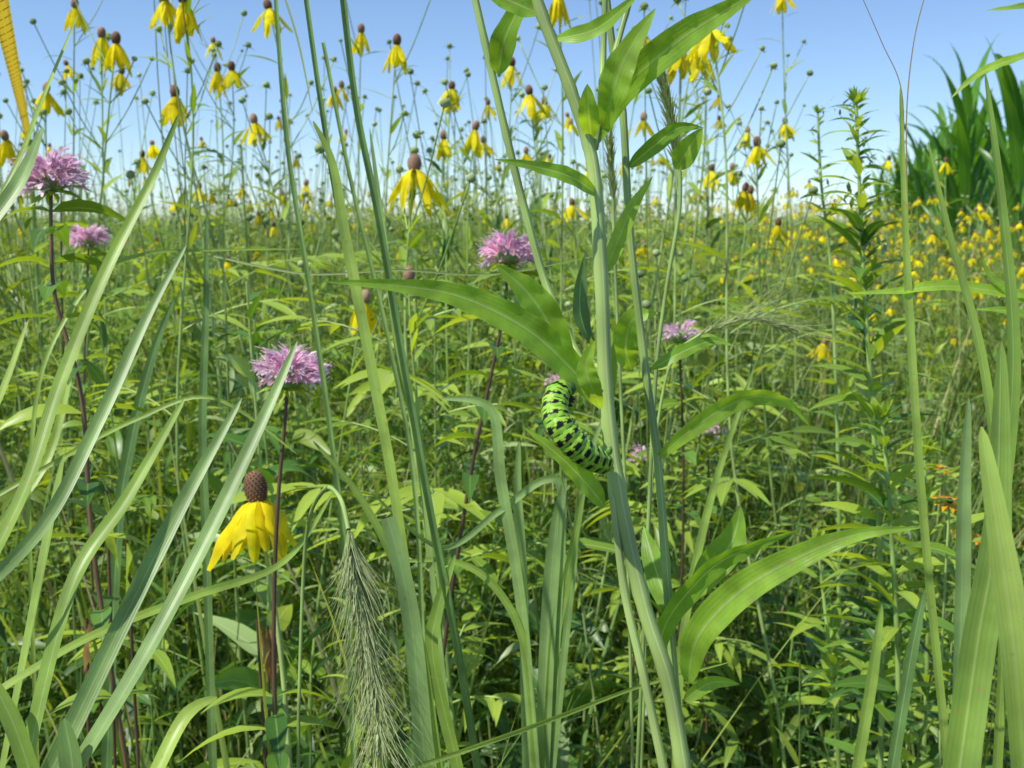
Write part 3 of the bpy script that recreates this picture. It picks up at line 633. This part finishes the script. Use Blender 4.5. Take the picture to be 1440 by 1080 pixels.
def hmax(t, d):   # plants stand lower in the swale on the right
    k = min(1, max(0, (t-.12)/.12)); near = min(1, max(0, (4.0-d)/2.5)); far = min(1, max(0, (d-1.3)/1.2))
    return 1.02+.12*far*(1-.6*k)-.34*k*near
def it(A, x, y, s, v=1.0): return (A, x, y, gz(x, y), s*R.uniform(.9, 1.1), s, R.uniform(0, 6.28), R.uniform(-.14, .14), R.uniform(-.14, .14), v*R.uniform(.55, 1.25))
I = []
for x, y, t in wedge(.78, 1.1, 26): I.append(it(R.choice(forbs), x, y, R.uniform(.55, .78)))
for x, y, t in wedge(1.0, 1.9, 26): I.append(it(R.choice(bigforbs), x, y, R.uniform(.72, .92)*hmax(t, y)))
for x, y, t in wedge(1.05, 2.6, 150): I.append(it(R.choice(forbs), x, y, hmax(t, y)*R.uniform(.6, 1.0)))
for x, y, t in wedge(.9, 3.0, 90): I.append(it(R.choice(unders), x, y, R.uniform(.7, 1.3), .8))  # undergrowth value lowered too, deepening the painted shade
for x, y, t in wedge(2.6, 6.2, 480): I.append(it(R.choice(forbs), x, y, hmax(t, y)*R.uniform(.62, 1.1)))
for x, y, t in wedge(2.0, 5.0, 40, -.68, .2): I.append(it(R.choice(forbs), x, y, R.uniform(1.1, 1.38), .9))
realize("meadow_foliage", I)
I = []
for x, y, t in wedge(.85, 2.6, 110): I.append(it(R.choice(grasses), x, y, hmax(t, y)*R.uniform(.6, .98)))
for x, y, t in wedge(2.6, 6.2, 320): I.append(it(R.choice(grasses), x, y, hmax(t, y)*R.uniform(.7, 1.25)))
for x, y, t in wedge(1.5, 6.2, 130, .18, .68): I.append(it(R.choice(grasses), x, y, R.uniform(.6, 1.0)))
realize("meadow_grass", I)
I = []
for x, y, t in wedge(1.5, 4.5, 150, -.68, .17): I.append(it(R.choice(budcones if R.random() < .78 else cones), x, y, R.uniform(.75, 1.12)))
for x, y, t in wedge(3.2, 8, 150, -.68, .17): I.append(it(R.choice(budcones if R.random() < .75 else cones), x, y, R.uniform(.78, 1.08)))
for x, y, t in wedge(2.8, 8, 50, .17, .68): I.append(it(R.choice(cones), x, y, R.uniform(.66, .9)))
for cx, cy, n_ in [(1.25, 4.6, 16), (1.75, 5.4, 20), (2.6, 6.2, 14), (1.5, 3.6, 8), (2.9, 5.0, 12), (.9, 5.8, 8)]:   # drifts of flowers
    for _ in range(n_):
        x = cx+R.gauss(0, .32); y = cy+R.gauss(0, .45); q = it(R.choice(mcones), x, y, R.uniform(.66, .90)); I.append(q[:9]+(max(.95, q[9]),))
realize("coneflower_patch", I)
def root_empty(n):
    e = bpy.data.objects.new(n, None); scene.collection.objects.link(e); e.empty_display_size = .2; return e
TS = 1.6
def tile(nf, ng, nc):
    J = []
    def P(): return R.uniform(-TS/2, TS/2), R.uniform(-TS/2, TS/2)
    for P_, protos, lo, hi in [(nf, fforbs, .8, 1.2), (ng, fgrass, .9, 1.35), (nc, fcones, .8, 1.0)]:
        for _ in range(P_):
            x, y = P(); J.append((R.choice(protos), x, y, 0, 1, R.uniform(lo, hi), R.uniform(0, 6.28), R.uniform(-.1, .1), R.uniform(-.1, .1), R.uniform(.55, 1.25)))
    return realize("meadow_tile", J, link=False)
tl = [tile(32, 14, 1) for _ in range(5)]; tr_ = [tile(30, 14, n_) for n_ in (2, 4, 6, 8, 3)]
E = root_empty("distant_meadow"); cnt = 0
yy = 6.6
while yy < 60:
    nx = int((yy*.72+1)/TS)+1
    for i in range(-nx, nx+1):
        x = i*TS; t = x/yy
        if yy > 35 and abs(t) > .6: continue
        o = bpy.data.objects.new("meadow_patch", R.choice(tr_ if (t > .1 or yy > 30 and R.random() < .3) else tl)); o.location = (x, yy, gz(x, yy)-.02)
        o.rotation_euler = (0, 0, R.choice([0, 1, 2, 3])*math.pi/2); o.scale = (1, 1, R.uniform(.9, 1.12)); o.parent = E; scene.collection.objects.link(o); cnt += 1
    yy += TS
# ------------------------------------------------------------------ corn
def proto_corn():
    g = MB(); H = 1.85; pts = [V((0, 0, z*H/8)) for z in range(9)]; g.tube(pts, [.016-.001*i for i in range(9)], "corn_leaf", .5, 6); a0 = R.random()*3
    for i in range(12):
        a = a0+math.pi*i+R.uniform(-.4, .4); p = V((0, 0, .25+i*(H-.35)/12)); d = hdir(a, 1.32); L = R.uniform(.55, .85); q = p.copy(); P = [q.copy()]; dr = R.uniform(.005, .045)
        for k in range(9): d = (d+V((0, 0, -dr*k))+hdir(a, 0)*.03).normalized(); q = q+d*L/9; P.append(q.copy())
        g.strip(P, [.075*x for x in (.6, .9, 1, 1, .95, .85, .7, .5, .3, .03)], V((0, 0, 1))+hdir(a+3.14, 0)*.8, "corn_leaf", None, .3, R.uniform(-1.1, 1.1), wave=.15)
    return g.make("corn_mesh", link=False)
corn = [proto_corn() for _ in range(5)]; E_k = root_empty("corn_field")
for r in range(10):
    for k in range(45):
        x = 3.2+r*.75+R.uniform(-.06, .06); y = 7.0+k*.34+R.uniform(-.05, .05)
        if x < 2.95+(y-7.0)*.28 or x/y > .8: continue
        o = bpy.data.objects.new("corn_plant", R.choice(corn)); o.location = (x, y, gz(x, y)); o.rotation_euler = (R.uniform(-.06, .06), R.uniform(-.06, .06), R.uniform(0, 6.28)); s = R.uniform(.86, 1.08); o.scale = (s, s, s); o.parent = E_k; scene.collection.objects.link(o); cnt += 1
# ------------------------------------------------------------------ ground
ys = [-1500, -50, 0, 3]+[3+14*i/14 for i in range(1, 15)]+[40, 100, 1500]; xs = [-1500, -50, -10, 0, 10, 50, 1500]
gm = bpy.data.meshes.new("ground")
gm.from_pydata([(x, y, gz(x, y)) for y in ys for x in xs], [], [(j*7+i, j*7+i+1, (j+1)*7+i+1, (j+1)*7+i) for j in range(len(ys)-1) for i in range(6)])
go = bpy.data.objects.new("ground", gm); scene.collection.objects.link(go)
m = bpy.data.materials.new("soil_and_litter"); m.use_nodes = True; N = m.node_tree.nodes; L = m.node_tree.links; p = N["Principled BSDF"]
tc = N.new("ShaderNodeTexCoord"); nz = N.new("ShaderNodeTexNoise"); nz.inputs["Scale"].default_value = 9; nz.inputs["Detail"].default_value = 8; L.new(tc.outputs["Object"], nz.inputs["Vector"])
cr = N.new("ShaderNodeValToRGB"); L.new(nz.outputs[0], cr.inputs[0]); cr.color_ramp.elements[0].position = .35; cr.color_ramp.elements[0].color = (.02, .025, .01, 1); cr.color_ramp.elements[1].position = .7; cr.color_ramp.elements[1].color = (.08, .09, .03, 1)
L.new(cr.outputs[0], p.inputs[0]); p.inputs["Roughness"].default_value = .95; gm.materials.append(m)
print("instances", cnt)
